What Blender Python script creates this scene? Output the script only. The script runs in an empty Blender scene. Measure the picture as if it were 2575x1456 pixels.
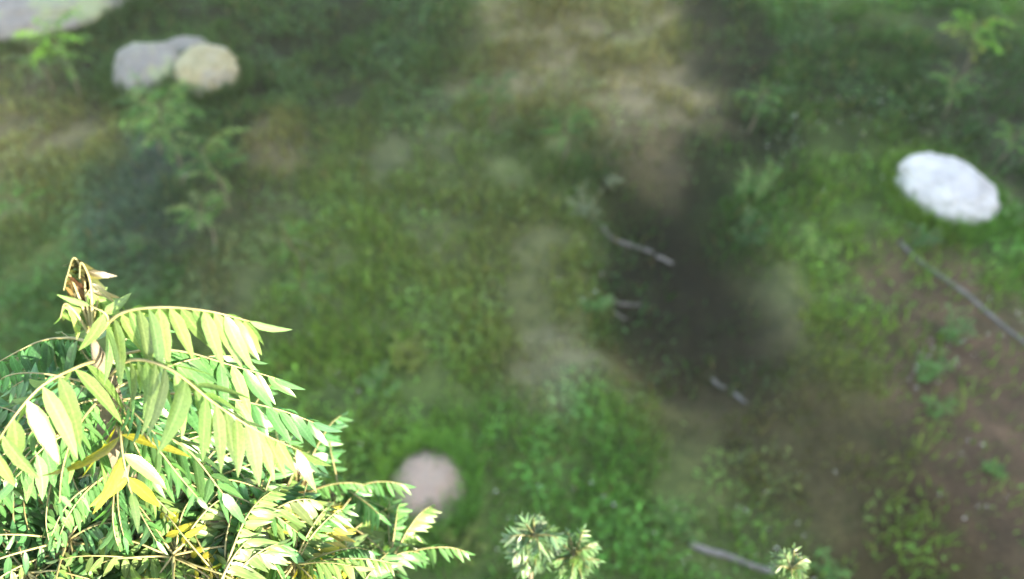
import bpy, bmesh, math, random
import numpy as np
from mathutils import Vector, Matrix, noise

random.seed(7); RNG = np.random.default_rng(11)
R = math.radians
scn = bpy.context.scene
COL = scn.collection

# ------------------------------------------------------------------ camera, sky, sun, exposure
CAM_H, PITCH, FPX = 9.0, R(50), 2230.0          # camera height, tilt below the horizon, focal length in photo pixels
cam_d = bpy.data.cameras.new('camera'); cam = bpy.data.objects.new('camera', cam_d); COL.objects.link(cam)
cam.location = (0, 0, CAM_H); cam.rotation_euler = (math.pi/2 - PITCH, 0, 0)
cam_d.sensor_width = 36; cam_d.lens = 36*FPX/2575; cam_d.clip_start = .02; cam_d.clip_end = 2000
cam_d.dof.use_dof = True; cam_d.dof.focus_distance = 2.15; cam_d.dof.aperture_fstop = 1.3
scn.camera = cam

SUN_EL, SUN_AZ = R(22), R(130)                  # the sun stands behind to the right, just clear of the added ridge
w = bpy.data.worlds.new('World'); scn.world = w; w.use_nodes = True
wt = w.node_tree; bg = wt.nodes['Background']
sky = wt.nodes.new('ShaderNodeTexSky'); sky.sky_type = 'NISHITA'; sky.sun_disc = False
sky.sun_elevation = SUN_EL; sky.sun_rotation = SUN_AZ
wt.links.new(sky.outputs[0], bg.inputs[0]); bg.inputs[1].default_value = .10
sl = bpy.data.lights.new('sun', 'SUN'); sl.energy = 3.1; sl.angle = R(.5); sl.color = (1, .96, .9)
so = bpy.data.objects.new('sun', sl); COL.objects.link(so)
sv = Vector((math.sin(SUN_AZ)*math.cos(SUN_EL), math.cos(SUN_AZ)*math.cos(SUN_EL), math.sin(SUN_EL)))
so.rotation_euler = sv.to_track_quat('Z', 'Y').to_euler(); so.location = (0, 0, 60)
vs = scn.view_settings
vs.view_transform = 'Standard'; vs.look = 'None'; vs.gamma = 1; vs.use_curve_mapping = False
vs.exposure = 3.7
vs.use_white_balance = True; vs.white_balance_temperature = 8800; vs.white_balance_tint = 10

# ------------------------------------------------------------------ helpers
CP, SP = math.cos(PITCH), math.sin(PITCH)
def ray(px, py):
    x, y = (px-1287.5)/FPX, -(py-728)/FPX
    return Vector((x, CP + y*SP, -SP + y*CP))   # along the view axis the length is 1
def at(px, py, d):                              # the point at depth d on the sight line of a photo pixel
    return Vector((0, 0, CAM_H)) + ray(px, py)*d
def fbm(x, y, s, o=3, seed=0.):
    return noise.fractal(Vector((x*s+seed, y*s-seed, seed*1.7)), 1., 2., o)
def sstep(a, b, v):
    t = min(1, max(0, (v-a)/(b-a))); return t*t*(3-2*t)
DITCH = None
def gz(x, y):                                   # the lie of the land
    z = .28*fbm(x, y, .16, 2, 3.1) + .06*fbm(x, y, .9, 2, 9.)
    if DITCH:
        cx, cy, a, b = DITCH
        q = math.hypot((x-cx)/a, (y-cy)/b) + .18*fbm(x, y, .9, 2, 5.)
        z -= .55*(1-sstep(.55, 1.05, q))
    q = x*math.sin(SUN_AZ) + y*math.cos(SUN_AZ)
    if q > 6:                                   # unseen ridge added behind the camera, its crest shaped to shade the slope
        p = x*-math.cos(SUN_AZ) + y*math.sin(SUN_AZ)
        m = min(19, max(5, 6.6+(p+.84)*1.74)) + 1.
        z += (31+m)*math.tan(SUN_EL)*sstep(6.5, 31, q)
    return z
def ground(px, py, lift=0.):                    # where a photo pixel's sight line meets the ground
    r = ray(px, py); t = CAM_H/-r.z
    for _ in range(6):
        p = Vector((0, 0, CAM_H)) + r*t
        t += (p.z - gz(p.x, p.y))/-r.z*.8
    p = Vector((0, 0, CAM_H)) + r*t
    return Vector((p.x, p.y, gz(p.x, p.y)+lift))
def ell(px, py, rx, ry):                        # an ellipse of the photo as an ellipse on the ground
    c = ground(px, py); d = (c - Vector((0, 0, CAM_H))).length
    depr = math.asin((CAM_H-c.z)/d)
    return c.x, c.y, rx*d/FPX, ry*d/FPX/math.sin(depr)
DITCH = ell(1720, 690, 260, 400)

def link(name, me, mat=None, parent=None):
    o = bpy.data.objects.new(name, me); COL.objects.link(o)
    if mat and me and not me.materials: me.materials.append(mat)
    if parent: o.parent = parent
    return o
def tag(o, label=None, cat=None, group=None, kind=None):
    for k, v in (('label', label), ('category', cat), ('group', group), ('kind', kind)):
        if v: o[k] = v
    return o
def thing(name, loc, label, cat, group=None):
    o = bpy.data.objects.new(name, None); COL.objects.link(o); o.location = loc; o.empty_display_size = .1
    return tag(o, label, cat, group)
def mesh(name, V, F, uv=None, col=None, smooth=True):
    me = bpy.data.meshes.new(name)
    V = np.asarray(V, np.float32); n = len(F)
    if isinstance(F, np.ndarray):
        k = F.shape[1]
        me.vertices.add(len(V)); me.vertices.foreach_set('co', V.ravel())
        me.loops.add(n*k); me.loops.foreach_set('vertex_index', F.astype(np.int32).ravel())
        me.polygons.add(n); me.polygons.foreach_set('loop_start', np.arange(0, n*k, k, dtype=np.int32))
        li = F.ravel()
    else:
        me.from_pydata([tuple(v) for v in V], [], F); li = np.array([i for f in F for i in f])
    if uv is not None:
        l = me.uv_layers.new(name='UVMap'); l.data.foreach_set('uv', np.asarray(uv, np.float32)[li].ravel())
    if col is not None:
        a = me.attributes.new('tint', 'FLOAT_COLOR', 'POINT')
        c = np.ones((len(V), 4), np.float32); c[:, :3] = col; a.data.foreach_set('color', c.ravel())
    if smooth: me.polygons.foreach_set('use_smooth', np.ones(len(me.polygons), bool))
    me.update(calc_edges=True); me.validate()
    return me

class Acc:                                      # collects triangles of many small pieces for one mesh
    def __init__(s): s.V, s.F, s.U, s.C, s.n = [], [], [], [], 0
    def add(s, V, F, U, c):
        s.V.append(V); s.F.append(F+s.n); s.U.append(U); s.C.append(np.tile(np.asarray(c, np.float32), (len(V), 1))); s.n += len(V)
    def mesh(s, name):
        return mesh(name, np.concatenate(s.V), np.concatenate(s.F), np.concatenate(s.U), np.concatenate(s.C))

def tube(pts, rad, k=6, close=True):            # tapered tube along points -> V, F (triangles), UV
    P = [Vector(p) for p in pts]; n = len(P); V, U, F = [], [], []
    ref = Vector((.31, .17, .93))
    for i, p in enumerate(P):
        t = (P[min(i+1, n-1)]-P[max(i-1, 0)]).normalized()
        a = t.cross(ref)
        if a.length < 1e-3: a = t.cross(Vector((1, 0, 0)))
        a.normalize(); b = t.cross(a)
        for j in range(k):
            an = 2*math.pi*j/k
            V.append(p + (a*math.cos(an)+b*math.sin(an))*rad[i]); U.append((j/k, i/n))
    for i in range(n-1):
        for j in range(k):
            a0, a1, b0, b1 = i*k+j, i*k+(j+1) % k, (i+1)*k+j, (i+1)*k+(j+1) % k
            F += [(a0, a1, b1), (a0, b1, b0)]
    if close:
        for e in (0, n-1):
            c = len(V); V.append(P[e]); U.append((.5, e/n))
            for j in range(k):
                q = (e*k+j, e*k+(j+1) % k)
                F.append((c, q[1], q[0]) if e == 0 else (c, q[0], q[1]))
    return np.array(V, np.float32), np.array(F, np.int32), np.array(U, np.float32)
def spline(pts, m):                             # Catmull-Rom resample to m points
    P = [Vector(p) for p in pts]; P = [P[0]*2-P[1]] + P + [P[-1]*2-P[-2]]; out = []; n = len(P)-3
    for i in range(m):
        u = i/(m-1)*n; k = min(int(u), n-1); t = u-k
        a, b, c, d = P[k:k+4]
        out.append(.5*((2*b) + (c-a)*t + (2*a-5*b+4*c-d)*t*t + (3*b-a-3*c+d)*t**3))
    return out

# ------------------------------------------------------------------ materials
class NT:
    def __init__(s, name):
        s.m = bpy.data.materials.new(name); s.m.use_nodes = True; s.t = s.m.node_tree; s.t.nodes.clear()
        s.out = s.n('OutputMaterial')
    def n(s, kind, **kw):
        x = s.t.nodes.new('ShaderNode'+kind)
        for k, v in kw.items():
            if k in x.inputs: x.inputs[k].default_value = v
            else: setattr(x, k, v)
        return x
    def l(s, a, b): s.t.links.new(a, b)
    def mix(s, f, a, b, mode='MIX'):
        x = s.n('Mix', data_type='RGBA', blend_type=mode)
        for sock, v in ((x.inputs[0], f), (x.inputs[6], a), (x.inputs[7], b)):
            if hasattr(v, 'is_linked'): s.l(v, sock)
            else: sock.default_value = v if not isinstance(v, tuple) or len(v) == 4 else (*v, 1)
        return x.outputs[2]
    def noise(s, scale, detail=4, rough=.6, vec=None):
        x = s.n('TexNoise'); x.inputs['Scale'].default_value = scale; x.inputs['Detail'].default_value = detail; x.inputs['Roughness'].default_value = rough
        if vec: s.l(vec, x.inputs['Vector'])
        return x.outputs['Fac']
    def ramp(s, f, stops):
        x = s.n('ValToRGB'); s.l(f, x.inputs[0]); e = x.color_ramp.elements
        while len(e) < len(stops): e.new(.5)
        for i, (p, c) in enumerate(stops): e[i].position = p; e[i].color = (*c, 1)
        return x.outputs[0]

def leaf_material(name, source, trans=.45, gloss=.32, spec=.55):
    """green blade: a glossy skin over a diffuse and translucent body, pale midrib and side veins."""
    g = NT(name)
    if source == 'object': c = g.n('ObjectInfo').outputs['Color']
    else: c = g.n('Attribute', attribute_name='tint').outputs['Color']
    uv = g.n('TexCoord').outputs['UV']; sx = g.n('SeparateXYZ'); g.l(uv, sx.inputs[0])
    ab = g.n('Math', operation='SUBTRACT'); g.l(sx.outputs[0], ab.inputs[0]); ab.inputs[1].default_value = .5
    ab2 = g.n('Math', operation='ABSOLUTE'); g.l(ab.outputs[0], ab2.inputs[0])
    mid = g.ramp(ab2.outputs[0], [(0, (1, 1, 1)), (.05, (.7, .7, .7)), (.1, (0, 0, 0))])
    va = g.n('Math', operation='MULTIPLY_ADD'); g.l(ab2.outputs[0], va.inputs[0]); va.inputs[1].default_value = -.45; g.l(sx.outputs[1], va.inputs[2])
    vm = g.n('Math', operation='MULTIPLY'); g.l(va.outputs[0], vm.inputs[0]); vm.inputs[1].default_value = 110
    vsn = g.n('Math', operation='SINE'); g.l(vm.outputs[0], vsn.inputs[0])
    vein = g.ramp(vsn.outputs[0], [(.55, (0, 0, 0)), (1, (.13, .13, .13))])
    obj = g.n('TexCoord').outputs['Object']
    blot = g.ramp(g.noise(26, 3, .6, obj), [(.35, (.72, .74, .7)), (.65, (1.15, 1.1, 1.0))])
    c1 = g.mix(.8, c, blot, 'MULTIPLY')
    pale = g.mix(1, c1, (1.5, 1.35, 1.45), 'MULTIPLY')
    c2 = g.mix(mid, c1, pale); c3 = g.mix(vein, c2, pale)
    p = g.n('BsdfPrincipled'); g.l(c3, p.inputs['Base Color']); p.inputs['Roughness'].default_value = gloss
    p.inputs['Specular IOR Level'].default_value = spec
    bmp = g.n('Bump'); bmp.inputs['Strength'].default_value = .15; bmp.inputs['Distance'].default_value = .001
    g.l(vsn.outputs[0], bmp.inputs['Height']); g.l(bmp.outputs[0], p.inputs['Normal'])
    tr = g.n('BsdfTranslucent'); g.l(g.mix(1, c3, (1.4, 1.5, .75), 'MULTIPLY'), tr.inputs['Color'])
    ms = g.n('MixShader'); ms.inputs[0].default_value = trans; g.l(p.outputs[0], ms.inputs[1]); g.l(tr.outputs[0], ms.inputs[2])
    g.l(ms.outputs[0], g.out.inputs[0]); return g.m

def simple_material(name, lo, hi, scale=8, rough=.8, bump=.4, dist=.01, spots=None):
    g = NT(name); obj = g.n('TexCoord').outputs['Object']
    f = g.noise(scale, 6, .65, obj); c = g.ramp(f, [(.3, lo), (.7, hi)])
    if spots:
        c = g.mix(g.ramp(g.noise(scale*.45, 4, .6, obj), [(.5, (0, 0, 0)), (.62, (1, 1, 1))]), c, spots)
    p = g.n('BsdfPrincipled'); g.l(c, p.inputs['Base Color']); p.inputs['Roughness'].default_value = rough
    b = g.n('Bump'); b.inputs['Strength'].default_value = bump; b.inputs['Distance'].default_value = dist
    g.l(g.noise(scale*3, 6, .7, obj), b.inputs['Height']); g.l(b.outputs[0], p.inputs['Normal'])
    g.l(p.outputs[0], g.out.inputs[0]); return g.m

M_leaf = leaf_material('neem_leaflet_material', 'object', .4, .27)
M_leafs = leaf_material('neem_foliage_material', 'attr', .42, .3)
M_shrub = leaf_material('shrub_leaf_material', 'attr', .35, .45, .2)
M_weed = leaf_material('weed_leaf_material', 'attr', .3, .45, .25)
M_grass = leaf_material('grass_material', 'attr', .3, .6, .12)
M_stem = simple_material('green_twig_material', (.13, .12, .05), (.24, .22, .11), 30, .6, .3, .002)
M_bark = simple_material('bark_material', (.06, .05, .035), (.17, .15, .11), 14, .9, .8, .006)
M_pole = simple_material('weathered_pole_material', (.08, .078, .075), (.15, .145, .14), 9, .8, .5, .006)
M_spot_white = simple_material('pale_spot_material', (.27, .27, .285), (.46, .46, .48), 3.2, .75, .35, .02)  # colours of blurred spots on the wet lens, given to added stones
M_spot_cream = simple_material('cream_spot_material', (.17, .16, .095), (.29, .275, .175), 4, .9, .8, .03, (.2, .2, .17))
M_spot_grey = simple_material('grey_spot_material', (.11, .11, .108), (.17, .168, .165), 3, .85, .5, .02, (.16, .2, .12))
M_spot_pink = simple_material('pinkish_spot_material', (.22, .165, .14), (.29, .225, .19), 4, .9, .8, .03, (.11, .1, .075))
M_petal = simple_material('white_petal_material', (.7, .7, .66), (.8, .8, .75), 20, .6, .1, .001)
M_flower = M_petal

# ------------------------------------------------------------------ what covers the ground where, with lens spots and veil painted in
# (photo ellipse, earth colour, how much grass grows, grass colour)
BASE = ((.062, .105, .034), 1., (.068, .17, .038))
G_MID, G_OLIVE, G_DARK, G_COOL, G_DRY_SPOT, G_VEIL = (.075, .23, .042), (.105, .215, .04), (.022, .062, .022), (.036, .078, .034), (.19, .18, .085), (.1, .15, .055)  # the dry and pale grass colours also imitate lens spots and veil
E_BROWN, E_DARK, E_SPOT, E_VEIL = (.086, .058, .044), (.007, .0085, .006), (.15, .135, .085), (.075, .09, .05)  # tan and grey earth imitate lens spots and veil
PATCH = [
 (1450, 1230, 420, 260, BASE[0], 1.2, (.072, .215, .046)),
 (900, 850, 300, 330, BASE[0], 1.0, G_OLIVE),
 (1000, 480, 420, 260, E_VEIL, .75, G_VEIL),  # broad milky lens veil put into earth and grass colour
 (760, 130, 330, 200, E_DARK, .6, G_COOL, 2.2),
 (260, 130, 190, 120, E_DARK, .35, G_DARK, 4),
 (345, 500, 95, 120, (.05, .075, .08), .8, (.05, .085, .09), 3),  # blue-grey lens spot painted on the ground
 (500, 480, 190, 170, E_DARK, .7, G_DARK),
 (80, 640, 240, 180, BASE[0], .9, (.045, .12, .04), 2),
 (130, 420, 140, 130, E_SPOT, .75, G_DRY_SPOT),  # faint lens spot painted as tan ground
 (30, 270, 110, 130, E_SPOT, .45, G_DRY_SPOT),  # beige lens spot at the left edge, painted in
 (680, 350, 75, 60, E_SPOT, .6, G_DRY_SPOT, 3),  # small lens spot painted in tan
 (1380, 160, 210, 170, E_SPOT, .65, (.15, .14, .07)),  # wide soft lens spot put into the ground colour
 (1610, 110, 190, 160, E_SPOT, .5, G_DRY_SPOT),  # top lens spot put into the ground colour
 (1640, 280, 125, 120, (.22, .19, .125), .7, (.27, .24, .135), 5),  # brightest tan lens spot, painted as pale earth and grass
 (1850, 200, 95, 250, E_DARK, .12, G_DARK, 4),
 (1270, 700, 200, 240, (.08, .085, .04), .95, (.125, .155, .055)),  # soft lens smear painted as paler grass
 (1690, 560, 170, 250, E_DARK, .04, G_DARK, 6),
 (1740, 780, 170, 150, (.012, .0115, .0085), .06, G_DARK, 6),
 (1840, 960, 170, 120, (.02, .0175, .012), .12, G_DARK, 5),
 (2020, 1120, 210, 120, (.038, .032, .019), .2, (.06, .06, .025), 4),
 (1400, 400, 190, 110, BASE[0], 1., G_DARK),
 (2110, 230, 220, 160, E_DARK, .9, G_COOL),
 (1890, 560, 90, 170, BASE[0], 1., G_MID),
 (2130, 480, 210, 140, BASE[0], .9, G_OLIVE),
 (1940, 760, 110, 110, E_SPOT, .85, (.15, .14, .055)),  # yellowish lens spot painted on the ground
 (2130, 760, 140, 170, BASE[0], .9, G_OLIVE),
 (2470, 1000, 180, 270, E_BROWN, .03, G_OLIVE, 6),
 (2400, 740, 130, 90, E_BROWN, .15, G_OLIVE, 3),
 (2500, 250, 130, 160, (.03, .03, .026), .3, G_DARK),
 (2520, 640, 90, 120, BASE[0], .9, G_MID),
 (2130, 1000, 210, 150, (.068, .062, .032), .5, (.12, .115, .045)),
 (1700, 1010, 160, 130, (.09, .075, .042), .5, (.13, .13, .06)),
 (1950, 1230, 290, 170, (.066, .06, .034), .4, (.11, .105, .045)),
 (2330, 1330, 260, 170, (.034, .023, .014), .12, G_OLIVE, 3),
 (1830, 1390, 190, 110, BASE[0], 1., G_MID),
 (600, 690, 110, 130, E_VEIL, .8, (.12, .13, .09)),  # milky glow beside the tree, put into the ground colour
 (1390, 910, 105, 95, (.14, .14, .095), .85, (.18, .195, .125), 3),  # pale lens disc painted as light grass and earth
]
PG = [(*ell(*p[:4]), *p[4:]) for p in PATCH]
PA = np.array([[*p[:4], *p[4], p[5], *p[6], p[7] if len(p) > 7 else 1.4] for p in PG])
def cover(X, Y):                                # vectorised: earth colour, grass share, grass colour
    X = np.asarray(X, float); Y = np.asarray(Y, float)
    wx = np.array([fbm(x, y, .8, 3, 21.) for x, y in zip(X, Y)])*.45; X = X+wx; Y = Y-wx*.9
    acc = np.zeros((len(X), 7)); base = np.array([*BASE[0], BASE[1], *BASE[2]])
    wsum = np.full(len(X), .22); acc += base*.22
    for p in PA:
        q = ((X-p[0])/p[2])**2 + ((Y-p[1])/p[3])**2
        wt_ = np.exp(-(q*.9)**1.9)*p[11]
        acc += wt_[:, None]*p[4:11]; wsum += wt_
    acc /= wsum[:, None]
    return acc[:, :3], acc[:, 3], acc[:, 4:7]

# ------------------------------------------------------------------ the ground, out to the unseen ridge added to shade it
def axis(lo, hi, step, far):
    a = list(np.arange(lo, hi+1e-6, step)); s = step; v = hi
    while v < far: s *= 1.35; v += s; a.append(v)
    s = step; v = lo
    while v > -far: s *= 1.35; v -= s; a.insert(0, v)
    return a
xs, ys = axis(-12, 12, .11, 150), axis(-2, 19, .11, 150)
nx, ny = len(xs), len(ys)
GV = np.array([(x, y, gz(x, y)) for y in ys for x in xs], np.float32)
ii = np.arange(nx*ny).reshape(ny, nx)
GF = np.stack([ii[:-1, :-1], ii[:-1, 1:], ii[1:, 1:], ii[1:, :-1]], -1).reshape(-1, 4)
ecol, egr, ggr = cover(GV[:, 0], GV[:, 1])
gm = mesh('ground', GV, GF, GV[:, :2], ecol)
g = NT('earth_material'); obj = g.n('TexCoord').outputs['Object']
c = g.n('Attribute', attribute_name='tint').outputs['Color']
c = g.mix(1, c, g.ramp(g.noise(1.6, 8, .7, obj), [(.3, (.55, .58, .6)), (.7, (1.5, 1.42, 1.3))]), 'MULTIPLY')
c = g.mix(1, c, g.ramp(g.noise(24, 5, .7, obj), [(.3, (.6, .6, .6)), (.7, (1.35, 1.35, 1.35))]), 'MULTIPLY')
c = g.mix(g.ramp(g.noise(3.1, 6, .7, obj), [(.52, (0, 0, 0)), (.62, (.3, .3, .3))]), c, (.02, .036, .012))
p = g.n('BsdfPrincipled'); g.l(c, p.inputs['Base Color']); p.inputs['Roughness'].default_value = .95; p.inputs['Specular IOR Level'].default_value = .08
b = g.n('Bump'); b.inputs['Strength'].default_value = .8; b.inputs['Distance'].default_value = .04
g.l(g.noise(14, 8, .7, obj), b.inputs['Height']); g.l(b.outputs[0], p.inputs['Normal']); g.l(p.outputs[0], g.out.inputs[0])
tag(link('ground', gm, g.m), 'sloping ground of dark earth under patchy grass and weeds', kind='structure')

# ------------------------------------------------------------------ grass and ground cover
def in_view(X, Y, m=1.4):
    d = Y*CP + CAM_H*SP; u = X/d*FPX; v = (Y*SP - CAM_H*CP)/d*FPX
    return (np.abs(u) < 1287*m) & (np.abs(v) < 728*1.3)
def scatter(n):
    X = RNG.uniform(-13.5, 13.5, n); Y = RNG.uniform(.8, 18.5, n)
    k = in_view(X, Y); return X[k], Y[k]
def zfast(X, Y):
    fx = np.interp(X, xs, np.arange(nx)); fy = np.interp(Y, ys, np.arange(ny))
    ix = np.minimum(fx.astype(int), nx-2); iy = np.minimum(fy.astype(int), ny-2); fx -= ix; fy -= iy
    Z = GV[:, 2].reshape(ny, nx)
    return (Z[iy, ix]*(1-fx)+Z[iy, ix+1]*fx)*(1-fy) + (Z[iy+1, ix]*(1-fx)+Z[iy+1, ix+1]*fx)*fy
def clump(X, Y, s, seed):
    return np.array([fbm(x, y, s, 3, seed) for x, y in zip(X, Y)])
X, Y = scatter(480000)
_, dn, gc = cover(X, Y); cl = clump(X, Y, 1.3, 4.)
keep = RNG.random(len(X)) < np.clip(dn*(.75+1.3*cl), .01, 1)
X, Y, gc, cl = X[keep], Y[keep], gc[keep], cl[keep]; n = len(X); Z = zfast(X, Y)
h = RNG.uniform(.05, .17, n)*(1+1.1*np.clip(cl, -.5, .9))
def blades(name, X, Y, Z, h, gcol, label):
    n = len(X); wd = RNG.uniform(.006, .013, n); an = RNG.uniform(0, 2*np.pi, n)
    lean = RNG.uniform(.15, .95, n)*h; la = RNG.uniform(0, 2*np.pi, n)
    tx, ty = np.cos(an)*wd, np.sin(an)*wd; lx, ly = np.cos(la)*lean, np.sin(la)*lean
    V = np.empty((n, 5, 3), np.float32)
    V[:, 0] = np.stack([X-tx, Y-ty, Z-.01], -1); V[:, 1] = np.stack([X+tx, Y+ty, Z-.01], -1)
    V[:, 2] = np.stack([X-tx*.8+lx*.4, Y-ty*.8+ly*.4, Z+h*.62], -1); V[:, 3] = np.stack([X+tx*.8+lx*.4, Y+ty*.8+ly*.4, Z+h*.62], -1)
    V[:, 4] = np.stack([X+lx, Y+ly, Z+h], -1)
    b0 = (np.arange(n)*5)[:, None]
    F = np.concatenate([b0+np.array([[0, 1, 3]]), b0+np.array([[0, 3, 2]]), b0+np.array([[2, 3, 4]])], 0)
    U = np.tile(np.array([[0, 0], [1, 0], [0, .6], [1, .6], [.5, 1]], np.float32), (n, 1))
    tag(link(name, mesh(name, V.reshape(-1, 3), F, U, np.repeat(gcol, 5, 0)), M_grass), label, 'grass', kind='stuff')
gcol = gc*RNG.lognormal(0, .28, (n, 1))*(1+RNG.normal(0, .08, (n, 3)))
dry = RNG.random(n) < .05; gcol[dry] = np.array(G_DRY_SPOT)*RNG.uniform(.5, 1., (dry.sum(), 1))
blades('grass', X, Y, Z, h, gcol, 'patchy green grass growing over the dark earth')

X, Y = scatter(175000)                          # small broad leaves lying between the blades
_, dn, gc = cover(X, Y); cl = clump(X, Y, .9, 14.)
keep = RNG.random(len(X)) < np.clip(dn*(.15+2.0*cl), 0.0, 1)
X, Y, gc = X[keep], Y[keep], gc[keep]; n = len(X); Z = zfast(X, Y)+RNG.uniform(.02, .2, n)
an = RNG.uniform(0, 2*np.pi, n); L = RNG.uniform(.02, .055, n); W = L*RNG.uniform(.28, .45, n); tl = RNG.uniform(-.5, .7, n)
dx, dy = np.cos(an)*L, np.sin(an)*L; px_, py_ = -np.sin(an)*W, np.cos(an)*W; rz = RNG.uniform(-.5, .5, n)*W
V = np.empty((n, 4, 3), np.float32)
V[:, 0] = np.stack([X-dx, Y-dy, Z-tl*L], -1); V[:, 2] = np.stack([X+dx, Y+dy, Z+tl*L*.3], -1)
V[:, 1] = np.stack([X+px_, Y+py_, Z+rz+.3*W], -1); V[:, 3] = np.stack([X-px_, Y-py_, Z-rz+.3*W], -1)
b0 = (np.arange(n)*4)[:, None]
F = np.concatenate([b0+np.array([[0, 1, 2]]), b0+np.array([[0, 2, 3]])], 0)
U = np.tile(np.array([[.5, 0], [1, .5], [.5, 1], [0, .5]], np.float32), (n, 1))
gcol = gc*RNG.lognormal(.05, .3, (n, 1))*np.array([.85, 1.08, .9])
cme = mesh('ground_cover', V.reshape(-1, 3), F, U, np.repeat(gcol, 4, 0))
tag(link('ground_cover', cme, M_weed), 'low broad-leaved creeping weeds spread between the grass', 'ground cover', kind='stuff')

# ------------------------------------------------------------------ leaflets and fronds
def leaflet_geo(L, W, sick=.06, curl=.15, fold=.25, rows=7):
    V = [(0, 0, 0)]; U = [(.5, 0)]; F = []
    for i in range(1, rows):
        t = i/rows; hw = W*.5*2.15*(t**.62)*((1-t)**.95)*(1+.05*(-1)**i)
        cx = sick*L*t*t; z = -curl*L*t*t
        V += [(cx-hw, t*L, z+fold*hw), (cx, t*L, z), (cx+hw, t*L, z+fold*hw)]; U += [(0, t), (.5, t), (1, t)]
    V.append((sick*L, L, -curl*L)); U.append((.5, 1)); k = len(V)-1
    F += [(0, 2, 1), (0, 3, 2)]
    for i in range(rows-2):
        a = 1+3*i; b = a+3
        F += [(a, a+1, b+1), (a, b+1, b), (a+1, a+2, b+2), (a+1, b+2, b+1)]
    a = 1+3*(rows-2); F += [(a, a+1, k), (a+1, a+2, k)]
    return np.array(V, np.float32), np.array(F, np.int32), np.array(U, np.float32)
LV = [leaflet_geo(1, random.uniform(.27, .36), random.uniform(-.04, .17), random.uniform(.04, .42), random.uniform(.08, .5)) for _ in range(8)]
LS = [leaflet_geo(1, random.uniform(.24, .36), random.uniform(-.1, .1), random.uniform(0, .3), random.uniform(.1, .4), 4) for _ in range(6)]
LM = [mesh('leaflet', *v) for v in LV]

def frame(p, d, wv, L):
    d = d.normalized(); x = (wv-d*wv.dot(d)).normalized(); z = x.cross(d)
    m = Matrix((x, d, z)).transposed().to_4x4()*1.0
    return Matrix.Translation(p) @ m @ Matrix.Scale(L, 4)
DOWN = Vector((0, 0, -1))
def frond_layout(pts, n, L, droop=.8, fwd=.35, start=.16, jit=.16):
    """places for the leaflets of one pinnate leaf along its midrib."""
    C = spline(pts, 26); out = []
    for i in range(n):
        t = start + (1-start)*(i+.35)/n
        for sgn in (-1, 1):
            tt = min(.985, t + sgn*.006); k = min(24, int(tt*25)); f = tt*25-k
            p = C[k].lerp(C[k+1], f); T = (C[k+1]-C[k]).normalized()
            S = T.cross(Vector((0, 0, 1)))
            S = S.normalized() if S.length > .15 else Vector((1, 0, 0))
            J = Vector((random.gauss(0, jit), random.gauss(0, jit), random.gauss(0, jit)))
            d = S*sgn*(.75-.35*droop) + DOWN*droop + T*fwd*(1+.8*t) + J
            ln = L*(.72+.5*math.sin(math.pi*min(1, .15+.8*t)))*random.uniform(.88, 1.1)
            if random.random() < .04: continue
            out.append(frame(p, d, T + J*.8, ln))
    T = (C[-1]-C[-3]).normalized()
    out.append(frame(C[-1], T+DOWN*.4, T.cross(DOWN)+Vector((.01, 0, 0)), L*.75))
    return C, out
def add_leaflets(acc, mats, tint, var, pool, org=Vector((0, 0, 0))):
    for m in mats:
        V, F, U = random.choice(pool)
        A = np.array(m)
        acc.add((V @ A[:3, :3].T + A[:3, 3] - np.array(org)).astype(np.float32), F, U, jig(tint, var))
def jig(c, v):
    k = math.exp(random.gauss(0, v)); return tuple(max(.004, x*k*(1+random.gauss(0, v*.22))) for x in c)
def wild(b, az, el, ln, sag):                   # a midrib that leaves b and bows under its weight
    P = [b]; d = Vector((math.cos(az)*math.cos(el), math.sin(az)*math.cos(el), math.sin(el)))
    for i in range(5):
        P.append(P[-1]+d*ln/5); d = (d+DOWN*sag*(.12+.12*i)+Vector((random.gauss(0, .05), random.gauss(0, .05), 0))).normalized()
    return P

# ------------------------------------------------------------------ the tree beside the camera
LG, YG, YE, BG, RD, OL = (.065, .185, .07), (.12, .215, .08), (.27, .27, .045), (.048, .16, .07), (.075, .052, .03), (.05, .056, .022)
base_xy = at(420, 1700, 3.0); base = Vector((base_xy.x-.15, base_xy.y+.2, 0)); base.z = gz(base.x, base.y)-.05
tree = thing('pinnate_tree', base, 'tall leafy tree with long drooping feather leaves glowing in the sun at lower left', 'tree')
tree_inv = -base
trunk_pts = [base, base+Vector((.05, .02, 2.)), base+Vector((-.02, .0, 4.)), at(480, 1760, 2.9), at(350, 1420, 2.5), at(290, 1130, 2.2), at(268, 970, 2.02), at(236, 860, 1.9)]
TC = spline(trunk_pts, 60)
def trad(i): return .085*(1-i/59)**.75+.006
V, F, U = tube(TC, [trad(i) for i in range(60)], 8)
link('trunk', mesh('trunk', V-np.array(base, np.float32), F, U), M_bark, tree)
n_leaf = 0
def hero_frond(pix, n, L, tint, var=.22, droop=.85, fwd=.3, label=None, start=.12, mats=None, tip=True, jit=.16):
    global n_leaf
    pts = [at(*p) for p in pix]; b = pts[0]
    C, ms = frond_layout(pts, n, L, droop, fwd, start, jit)
    if not tip: ms.pop()
    V, F, U = tube(C, [.0042*(1-.75*i/25) for i in range(26)], 5)
    fo = link('frond', mesh('frond', V-np.array(b, np.float32), F, U), M_stem, tree)
    fo.location = b-base
    if label: fo['label'] = label
    for m in ms:
        lo = link('leaflet', random.choice(LM), M_leaf, fo)
        lo.matrix_local = Matrix.Translation(-b) @ m
        c = jig(tint, var) if random.random() > .06 else jig(YG, .3)
        lo.color = (*c, 1); n_leaf += 1
    return fo
for m in LM: m.materials.append(M_leaf)
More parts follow.
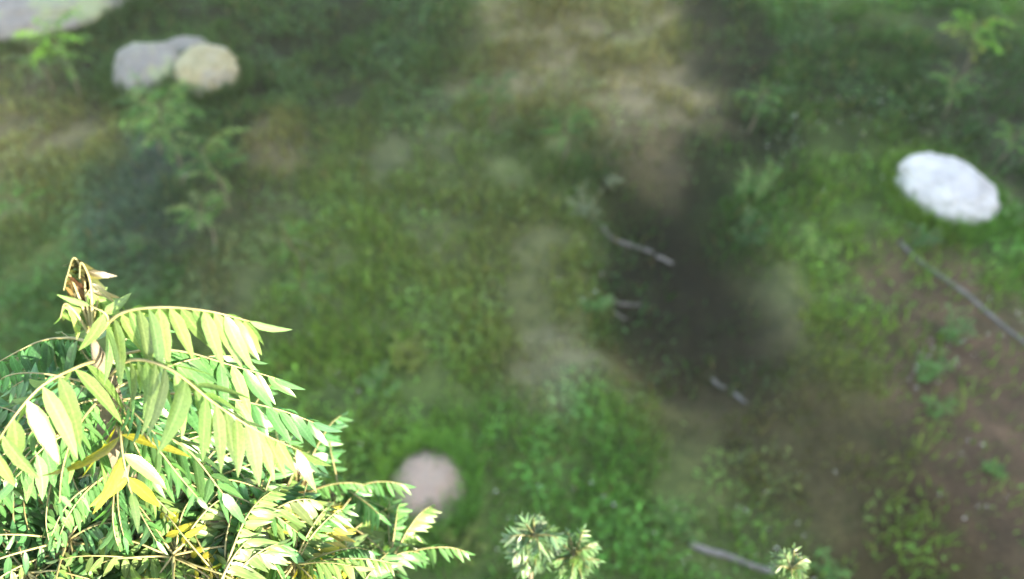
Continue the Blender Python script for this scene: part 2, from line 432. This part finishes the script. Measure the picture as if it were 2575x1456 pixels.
# topmost shoots and the long leaves that show against the ground
hero_frond([(238, 852, 1.9), (300, 790, 1.84), (400, 773, 1.8), (520, 782, 1.8), (628, 808, 1.84)], 15, .12, YG, .2, .95, .12, 'uppermost long feather leaf with pale yellow hanging leaflets')
hero_frond([(255, 905, 1.95), (370, 880, 2.0), (470, 886, 2.02), (570, 915, 2.04), (690, 950, 2.1)], 14, .115, LG, .22, .95, .2)
hero_frond([(268, 955, 2.0), (330, 905, 1.86), (430, 930, 1.78), (540, 1015, 1.78), (650, 1085, 1.82), (758, 1135, 1.9)], 19, .125, YG, .25, .95, .12)
hero_frond([(285, 1010, 2.1), (420, 990, 2.15), (560, 1000, 2.2), (700, 1030, 2.24), (788, 1062, 2.3)], 13, .11, BG, .25, .85, .25)
hero_frond([(232, 862, 1.92), (170, 850, 2.02), (90, 862, 2.06), (-40, 930, 2.1)], 14, .115, BG, .2, .9, .15)
hero_frond([(248, 905, 1.95), (190, 925, 1.86), (100, 975, 1.8), (20, 1070, 1.78), (-30, 1160, 1.8)], 8, .14, YG, .25, .75, .25)
hero_frond([(285, 1090, 2.15), (370, 1080, 2.02), (470, 1130, 1.96), (560, 1240, 1.98)], 12, .115, LG, .25, .95, .25)
hero_frond([(290, 1120, 2.2), (230, 1080, 2.1), (130, 1110, 2.02), (40, 1200, 2.0)], 12, .115, LG, .25, .9, .3)
YL = hero_frond([(282, 1060, 2.1), (300, 1080, 1.95), (310, 1150, 1.9), (330, 1240, 1.92)], 4, .12, YE, .25, .3, .3, 'short leaf with backlit yellow put into its colour beside the stem')  # yellow of light shining through, put into the leaf colour
# young shoots standing at the very top, their curled leaflets hanging
TUFT = [((222, 780), (208, 690), (186, 648), (170, 690)), ((214, 790), (190, 725), (172, 690), (160, 730)), ((232, 785), (226, 705), (204, 660), (200, 700)), ((208, 812), (180, 775), (162, 765), (152, 800)), ((238, 800), (246, 752), (232, 725), (214, 745))]
for k, q in enumerate(TUFT):
    hero_frond([(236, 860, 1.9)] + [(x, y, 1.87-.015*i+.012*math.sin(k*2.1)) for i, (x, y) in enumerate(q)], [10, 9, 10, 6, 6][k], [.05, .052, .05, .07, .075][k], [OL, RD, OL, YG, YG][k], .4, 1.25, -.2,
               'upright young shoot with small curled hanging olive leaflets', .38, None, False, .4)
hero_frond([(240, 850, 1.9), (268, 818, 1.85), (266, 790, 1.83), (225, 768, 1.82)], 2, .085, YG, .2, .9, .2)

fol = Acc()
CL = [(265, 985, 2.0, 5), (300, 1180, 2.25, 8), (455, 1225, 2.35, 9), (160, 1090, 2.3, 8), (60, 1230, 2.4, 9), (640, 1320, 2.35, 9), (745, 1240, 2.85, 6), (560, 1150, 2.6, 8),
      (180, 1360, 2.3, 9), (440, 1400, 2.2, 10), (330, 1330, 2.5, 8), (740, 1420, 2.35, 9), (800, 1400, 2.75, 7), (890, 1470, 2.65, 7), (560, 1470, 2.15, 9), (70, 1440, 2.25, 9),
      (580, 1270, 2.75, 7), (690, 1350, 2.7, 7), (-120, 1120, 2.3, 8), (-160, 1350, 2.3, 8), (250, 1560, 2.2, 8), (880, 1540, 2.4, 8), (900, 1600, 2.6, 7), (380, 1090, 2.75, 8),
      (150, 1230, 2.9, 9), (520, 1310, 2.9, 9), (300, 1440, 2.9, 9), (680, 1450, 2.95, 9), (30, 1060, 2.9, 7), (780, 1490, 3.0, 8), (120, 1500, 2.8, 8), (450, 1550, 2.7, 8),
      (240, 1020, 3.0, 7), (430, 1130, 3.1, 8), (60, 1330, 3.1, 8), (600, 1230, 3.1, 7), (985, 1400, 2.75, 4), (850, 1225, 2.9, 3)]
extra_objs = []
for (cx, cy, d, nf) in CL:
    c = at(cx, cy, d)
    # the branch that carries this spray leaves the trunk lower down
    best = min(range(60), key=lambda i: (TC[i]-c).length + (0 if TC[i].z < c.z-.25 else 3))
    q = TC[best]; mid = q.lerp(c, .55)+Vector((0, 0, -.07))
    bp = spline([q, mid, c], 12)
    V, F, U = tube(bp, [max(.004, min(.02, trad(best)*.7))*(1-.7*i/11) for i in range(12)], 6)
    link('branch', mesh('branch', V-np.array(base, np.float32), F, U), M_bark if d > 2.5 else M_stem, tree)
    a0 = random.uniform(0, 6.28); out = (c-TC[min(59, best+4)]); az_out = math.atan2(out.y, out.x)
    for k in range(int(nf*2.4)):
        az = a0+k*2.4+random.gauss(0, .3)
        ln = random.uniform(.2, .36)*(1.1 if abs(math.remainder(az-az_out, 6.283)) < 1 else .85)*(.72 if math.cos(az) > .4 and cx > 500 else 1)
        P = wild(c+Vector((0, 0, random.uniform(-.05, .02))), az, random.uniform(-.1, .75), ln, random.uniform(.7, 1.5))
        C, ms = frond_layout(P, random.randint(9, 14), random.uniform(.05, .076), random.uniform(.6, 1.1), .3, .16, .16)
        t = random.choice([YG, YG, LG, YG, YE]) if cx > 380 and cy > 1280 and random.random() < .55 else random.choice([LG, LG, BG, BG, LG, BG, YG, YE if random.random() < .05 else LG])
        V, F, U = tube(C, [.0038*(1-.75*i/25) for i in range(26)], 4)
        extra_objs.append((d, P[0], V, F, U, ms, t))
    if (cx, cy) in ((745, 1240), (640, 1320), (160, 1090)):      # reddish young tip
        for k in range(5):
            P = wild(c, k*1.3, 1.1, .12, .4); C, ms = frond_layout(P, 5, .035, .9, .1, .3, .25)
            V, F, U = tube(C, [.002]*26, 4); extra_objs.append((9, P[0], V, F, U, ms, RD))
# the sprays nearest the camera get leaflets one by one, the rest are joined
extra_objs.sort(key=lambda e: (e[0], -e[1].z))
twig = Acc()
for (d, b, V, F, U, ms, t) in extra_objs:
    inside = all(-50 < ((p-Vector((0, 0, CAM_H))).x/max(.1, -(p-Vector((0, 0, CAM_H))).dot(Vector((0, -CP, SP))))*FPX+1287) < 1300 for p in (b,))
    v_ = (b-Vector((0, 0, CAM_H))); py = 728-FPX*v_.dot(Vector((0, SP, CP)))/v_.dot(Vector((0, CP, -SP)))
    if n_leaf+len(ms) <= 298 and inside and py < 1440 and d < 3:
        fo = link('frond', mesh('frond', V-np.array(b, np.float32), F, U), M_stem, tree); fo.location = b-base
        for m in ms:
            lo = link('leaflet', random.choice(LM), M_leaf, fo); lo.matrix_local = Matrix.Translation(-b) @ m
            lo.color = (*jig(t, .28), 1); n_leaf += 1
    else:
        twig.add(V-np.array(base, np.float32), F, U, (.2, .2, .1))
        add_leaflets(fol, ms, t, .28, LV, base)
tag(link('foliage', fol.mesh('foliage'), M_leafs, tree), kind='stuff')
tag(link('twigs', twig.mesh('twigs'), M_stem, tree), kind='stuff')

# ------------------------------------------------------------------ young trees whose tops catch the sun
def sapling(top, lean, label, nf, L, ln, tint, group=None, name='young_tree', cat='tree', var=.25, up=.5, bare=.0, mat=None):
    b = Vector((top.x+lean[0], top.y+lean[1], 0)); b.z = gz(b.x, b.y)-.03
    o = thing(name, b, label, cat, group); H = top.z-b.z
    S = spline([b, b.lerp(top, .4)+Vector((.04, .03, 0)), b.lerp(top, .75)+Vector((-.03, .02, 0)), top], 18)
    r0 = .012+.008*H if cat == 'shrub' else .007+.0035*H
    V, F, U = tube(S, [r0*(1-.8*i/17) for i in range(18)], 6)
    link('trunk', mesh('trunk', V-np.array(b, np.float32), F, U), M_bark, o)
    for k in range(nf):
        t = 1-(k/nf)*.55*(1-bare); i = min(16, int(t*17)); p = S[i].lerp(S[i+1], t*17-i)
        P = wild(p, k*2.4+random.gauss(0, .3), up*random.uniform(.5, 1.3), ln*random.uniform(.75, 1.2), random.uniform(.5, 1.2))
        C, ms = frond_layout(P, random.randint(6, 9), L, random.uniform(.35, .8), .4, .14, .16)
        acc = Acc(); V, F, U = tube(C, [.005*(1-.7*i/25) for i in range(26)], 3)
        q = np.array(p, np.float32); acc.add(V-q, F, U, (.16, .17, .08))
        add_leaflets(acc, ms, random.choice(tint), var, LS, p)
        fo = link('frond', acc.mesh('frond'), mat or M_leafs, o); fo.location = p-b
    return o
sapling(at(1345, 1345, 3.0), (.05, .1), 'pale sunlit young tree top, taller one at the bottom edge right of the big tree', 34, .048, .09, [(.09, .18, .1), (.1, .19, .11)], 'young trees with sunlit tops', bare=.93, up=.9)
sapling(at(1445, 1392, 3.0), (.1, .1), 'sunlit bushy young tree top with fine yellow-green leaves, right of the taller pale one', 34, .034, .09, [(.08, .17, .08), (.09, .175, .085)], 'young trees with sunlit tops', bare=.95, up=.9)
sapling(at(1990, 1428, 2.9), (.1, .05), 'smallest sunlit young tree top poking up at the bottom edge below the pale blue-grey pole', 20, .03, .065, [(.09, .17, .08)], 'young trees with sunlit tops', bare=.97, up=.9)

# ------------------------------------------------------------------ shrubs and weeds on the ground
def shrub(px, py, H, nf, L, ln, tint, label, group='feathery shrubs on the slope', **kw):
    b = ground(px, py); return sapling(b+Vector((0, 0, H)), (random.uniform(-.15, .15), random.uniform(-.1, .1)), label, nf, L, ln, tint, group, 'shrub', 'shrub', mat=M_shrub, **kw)
DG, MG, BR = (.028, .1, .032), (.055, .16, .04), (.1, .27, .035)
shrub(205, 245, 1.3, 16, .11, .55, [BR, BR, MG], 'bright green shrub with long leaves in the dark corner at upper left')
shrub(130, 240, .9, 12, .09, .45, [MG, (.09, .15, .08)], 'greyish green shrub left of the bright green one at upper left')
shrub(420, 400, 1.1, 18, .1, .5, [DG, MG], 'dark feathery shrub below the added grey stone at upper left')
shrub(480, 470, 1.5, 24, .11, .6, [DG, MG, YG], 'largest feathery shrub, drooping leaflets with yellow tips, upper left')
shrub(560, 520, 1.1, 18, .1, .55, [MG, YG, DG], 'feathery shrub right of the largest one at upper left')
shrub(545, 620, .8, 14, .09, .45, [MG, (.1, .16, .07)], 'low feathery shrub nearest the viewer in the cluster at upper left')
shrub(70, 570, .6, 10, .08, .4, [MG], 'small shrub alone near the left edge above the tree')
shrub(740, 680, .7, 14, .07, .4, [MG, (.1, .15, .08)], 'low shrub right of the big tree tip, greyish leaves')
shrub(790, 800, .7, 16, .07, .4, [DG, MG], 'low dark shrub at the right end of the uppermost long leaf')
shrub(1250, 330, .9, 16, .08, .45, [DG], 'dark shrub between the two tan lens-spot patches at top centre')
shrub(1420, 410, .9, 18, .08, .45, [DG, MG], 'dark shrub above the edge of the dark hollow')
shrub(2400, 190, 1.0, 16, .1, .5, [BR, (.14, .2, .04)], 'yellow-green shrub at upper right')
shrub(2360, 300, .8, 14, .08, .45, [DG, MG], 'dark shrub just below the yellow-green one at upper right')
shrub(1900, 330, .8, 14, .08, .4, [DG, MG], 'dark shrub right of the tan lens-spot patch at the top')
shrub(2520, 420, .7, 12, .07, .35, [MG], 'small shrub at the right edge above the added white stone')

def weed(px, py, r, h, n, tint, label, group='leafy weeds on the slope'):
    b = ground(px, py); o = thing('weed', b, label, 'weed', group); acc = Acc(); st = Acc()
    for k in range(max(5, n//14)):
        a, q = random.uniform(0, 6.28), r*math.sqrt(random.random())*.8
        tip = Vector((math.cos(a)*q, math.sin(a)*q, h*random.uniform(.5, 1)))
        S = spline([Vector((tip.x*.3, tip.y*.3, gz(b.x+tip.x*.3, b.y+tip.y*.3)-b.z)), tip*.6, tip], 8)
        V, F, U = tube(S, [.006*(1-.6*i/7) for i in range(8)], 4); st.add(V, F, U, (.1, .12, .05))
        for j in range(14):
            t = random.uniform(.25, 1); p = S[min(7, int(t*7))]; an = random.uniform(0, 6.28)
            d = Vector((math.cos(an), math.sin(an), random.uniform(-.4, .6)))
            add_leaflets(acc, [frame(p, d, d.cross(Vector((0, 0, 1)))+Vector((.01, 0, 0)), random.uniform(.05, .11))], tint, .3, LS)
    link('stem', st.mesh('stem'), M_stem, o); link('foliage', acc.mesh('foliage'), M_weed, o)
weed(1890, 500, .45, .6, 260, MG, 'tall leafy weed clump right of the dark hollow, upper one')
weed(1880, 610, .4, .5, 220, DG, 'dark leafy weed clump at the lower right rim of the dark hollow')
weed(2395, 845, .38, .4, 200, (.05, .14, .04), 'bright weed clump on bare brown earth below the long pole')
weed(2325, 950, .35, .4, 200, MG, 'weed clump with white flecks left of the bare brown earth')
weed(2340, 1040, .25, .3, 110, MG, 'small weed tuft below the flecked clump on brown earth')
weed(2300, 620, .35, .4, 160, DG, 'weed clump under the upper end of the long pole')
weed(2540, 560, .4, .5, 200, MG, 'weed clump right of the added white stone at the right edge')
weed(1470, 545, .35, .45, 170, (.09, .13, .08), 'greyish weed clump at the upper end of the pale log')
weed(1535, 470, .25, .4, 110, (.09, .13, .08), 'greyish weed tuft on the upper left rim of the dark hollow')
weed(1490, 780, .35, .35, 160, MG, 'weed clump on the left rim of the dark hollow')
weed(1040, 910, .45, .35, 220, (.11, .16, .03), 'yellow-green weed clump in the open grass at centre')
weed(960, 980, .4, .3, 180, MG, 'low green weed clump left below the yellow-green one')
weed(2050, 640, .4, .35, 180, G_OLIVE, 'olive weed clump between the hollow and the added white stone')
weed(1700, 1330, .4, .3, 200, (.06, .15, .035), 'low weed clump above the pale blue-grey pole')
weed(2080, 1440, .25, .3, 100, MG, 'weed tuft with pale leaves by the lower end of the blue-grey pole')
weed(2500, 1200, .2, .2, 80, MG, 'small weed sprig on brown earth at lower right')
weed(1160, 1380, .4, .3, 200, (.09, .14, .03), 'olive weed clump right of the big tree at the bottom')
weed(330, 640, .4, .4, 180, DG, 'dark weed clump behind the tip of the big tree')

# white specks: tiny flowers among the weeds
fl = Acc()
def petals(p, r):
    for k in range(5):
        a = k*1.2566; d = Vector((math.cos(a), math.sin(a), .25))
        add_leaflets(fl, [frame(p, d, d.cross(Vector((0, 0, 1))), r)], (.75, .75, .7), .05, LS[:2])
for (cx, cy, rr, n_) in ((2250, 330, 190, 46), (2330, 930, 70, 22), (1950, 300, 90, 14), (2500, 830, 80, 10), (1300, 1300, 260, 16), (850, 980, 110, 8), (1850, 1400, 190, 18), (480, 480, 90, 8), (1480, 740, 60, 5), (2450, 1250, 130, 12), (2010, 380, 120, 12)):
    for _ in range(n_):
        q = ground(cx+random.gauss(0, rr*.6), cy+random.gauss(0, rr*.5)); petals(q+Vector((0, 0, random.uniform(.12, .3))), random.uniform(.009, .02))
tag(link('flowers', fl.mesh('flowers'), M_petal), 'tiny white flowers scattered over the weeds', 'flowers', kind='stuff')

# ------------------------------------------------------------------ stones added in place of pale spots on the wet lens
RIM = []
def lens_spot_stone(px, py, rx, ry, mat, label, hgt=.6, rot=0., sink=.35, seed=0, rough=.16, group='stones standing in for pale lens spots'):
    c = ground(px, py); d = (c-Vector((0, 0, CAM_H))).length
    a = rx*d/FPX; bq = ry*d/FPX; depr = math.asin((CAM_H-c.z)/d)
    hz = min(a, bq)*hgt
    bm = bmesh.new(); bmesh.ops.create_icosphere(bm, subdivisions=5, radius=1)
    for v in bm.verts:
        p = v.co.copy(); k = 1+rough*noise.fractal(p*1.3+Vector((seed*3.3, 1, 7)), 1., 2., 3)+.09*noise.fractal(p*4+Vector((seed, 0, 0)), 1., 2., 3)
        v.co = Vector((p.x*a*k, p.y*bq*k*(1.15), p.z*hz*k))
    for f in bm.faces: f.smooth = True
    me = bpy.data.meshes.new('lens_spot_stone'); bm.to_mesh(me); bm.free()
    o = link('lens_spot_stone', me, mat); o.location = c+Vector((0, 0, hz*(1-2*sink)+.02)); o.rotation_euler = (0, 0, rot)
    RIM.append((c.x, c.y, a, bq*1.15, rot)); return tag(o, label, 'lens_spot_stone', group)
lens_spot_stone(2362, 510, 112, 76, M_spot_white, 'bright white oblong stone standing in for a lens drop near the right edge', .8, R(-50), .25, 1, .09)
lens_spot_stone(528, 210, 72, 70, M_spot_cream, 'round cream-yellow stone standing in for a lens spot beside the grey one at upper left', .8, 0, .3, 2, .08)
lens_spot_stone(470, 150, 60, 45, M_spot_grey, 'small grey stone standing in for a lens spot, touching the top of the cream-yellow one', .7, .3, .3, 3)
lens_spot_stone(385, 200, 85, 85, M_spot_grey, 'rounded grey stone standing in for a lens spot left of the cream-yellow one', .6, .4, .35, 4, .12)
lens_spot_stone(90, 40, 230, 105, M_spot_grey, 'broad pale grey stone standing in for a lens smear in the upper left corner', .5, R(22), .35, 5, .16)
lens_spot_stone(1080, 1240, 98, 92, M_spot_pink, 'round pinkish stone standing in for a lens spot right of the big tree', .55, 0, .35, 8, .08)

X, Y = [], []
for (cx, cy, a, bq, rot) in RIM:                # tall grass crowding round the added stones
    k = int(2600*(a+bq)); t = RNG.uniform(0, 2*np.pi, k); r = 1.0+np.abs(RNG.normal(0, .16, k)) - .04
    u, v = np.cos(t)*a*r, np.sin(t)*bq*r
    X.append(cx+u*math.cos(rot)-v*math.sin(rot)); Y.append(cy+u*math.sin(rot)+v*math.cos(rot))
X, Y = np.concatenate(X), np.concatenate(Y); gc = cover(X, Y)[2]
blades('tall_grass', X, Y, zfast(X, Y), RNG.uniform(.12, .38, len(X)), gc*RNG.lognormal(0, .25, (len(X), 1)), 'taller grass growing close round the added pale stones')

# ------------------------------------------------------------------ poles and sticks lying about
def pole(p0, p1, r, label, mat=M_pole, name='pole', cat='pole', bend=.018, group='pale poles lying on the slope'):
    a, b = ground(*p0), ground(*p1); n_ = 22; pts, rad = [], []
    for i in range(n_):
        t = i/(n_-1); p = a.lerp(b, t); s = (b-a).cross(Vector((0, 0, 1))).normalized()
        p += s*bend*(math.sin(t*5.1+p0[0])+.5*math.sin(t*11))
        pts.append(Vector((p.x, p.y, gz(p.x, p.y)+r*.75))); rad.append(r*(1-.3*t)*random.uniform(.9, 1.1))
    V, F, U = tube(pts, rad, 9); q = np.array(pts[0], np.float32)
    o = link(name, mesh(name, V-q, F, U), mat); o.location = pts[0]
    return tag(o, label, cat, group)
pole((1515, 572), (1640, 640), .034, 'thick pale log lying across the top of the dark hollow', name='log', cat='log')
pole((1650, 648), (1692, 664), .03, 'short log end in line with the thick pale log', name='log', cat='log', bend=.01)
pole((2262, 612), (2590, 880), .03, 'long pale pole running down to the right edge')
pole((1735, 1365), (1945, 1448), .042, 'pale blue-grey pole half sunk in bright grass at the bottom')
pole((1534, 750), (1612, 770), .022, 'thin pale stick on the dark earth of the hollow', name='stick', cat='stick', bend=.01)
pole((1540, 778), (1572, 806), .02, 'thin short stick just below another in the hollow', name='stick', cat='stick', bend=.01)
pole((1790, 955), (1822, 978), .025, 'upper one of two short sticks at the lower end of the hollow', name='stick', cat='stick', bend=.008)
pole((1845, 992), (1876, 1014), .025, 'lower one of two short sticks at the lower end of the hollow', name='stick', cat='stick', bend=.008)

# ------------------------------------------------------------------ even mist added in place of the veil on the wet lens
hm = bmesh.new(); bmesh.ops.create_cube(hm, size=1)
bmesh.ops.scale(hm, vec=(340, 340, 56), verts=hm.verts); bmesh.ops.translate(hm, vec=(0, 0, 22), verts=hm.verts)
me = bpy.data.meshes.new('veil_haze'); hm.to_mesh(me); hm.free()
g = NT('veil_haze_material'); pv = g.n('VolumePrincipled'); pv.inputs['Color'].default_value = (.93, .95, .93, 1); pv.inputs['Density'].default_value = .0011
pv.inputs['Anisotropy'].default_value = .3; g.l(pv.outputs[0], g.out.inputs['Volume'])
tag(link('veil_haze', me, g.m), 'thin even mist standing in for the milky veil of the wet lens', kind='stuff')
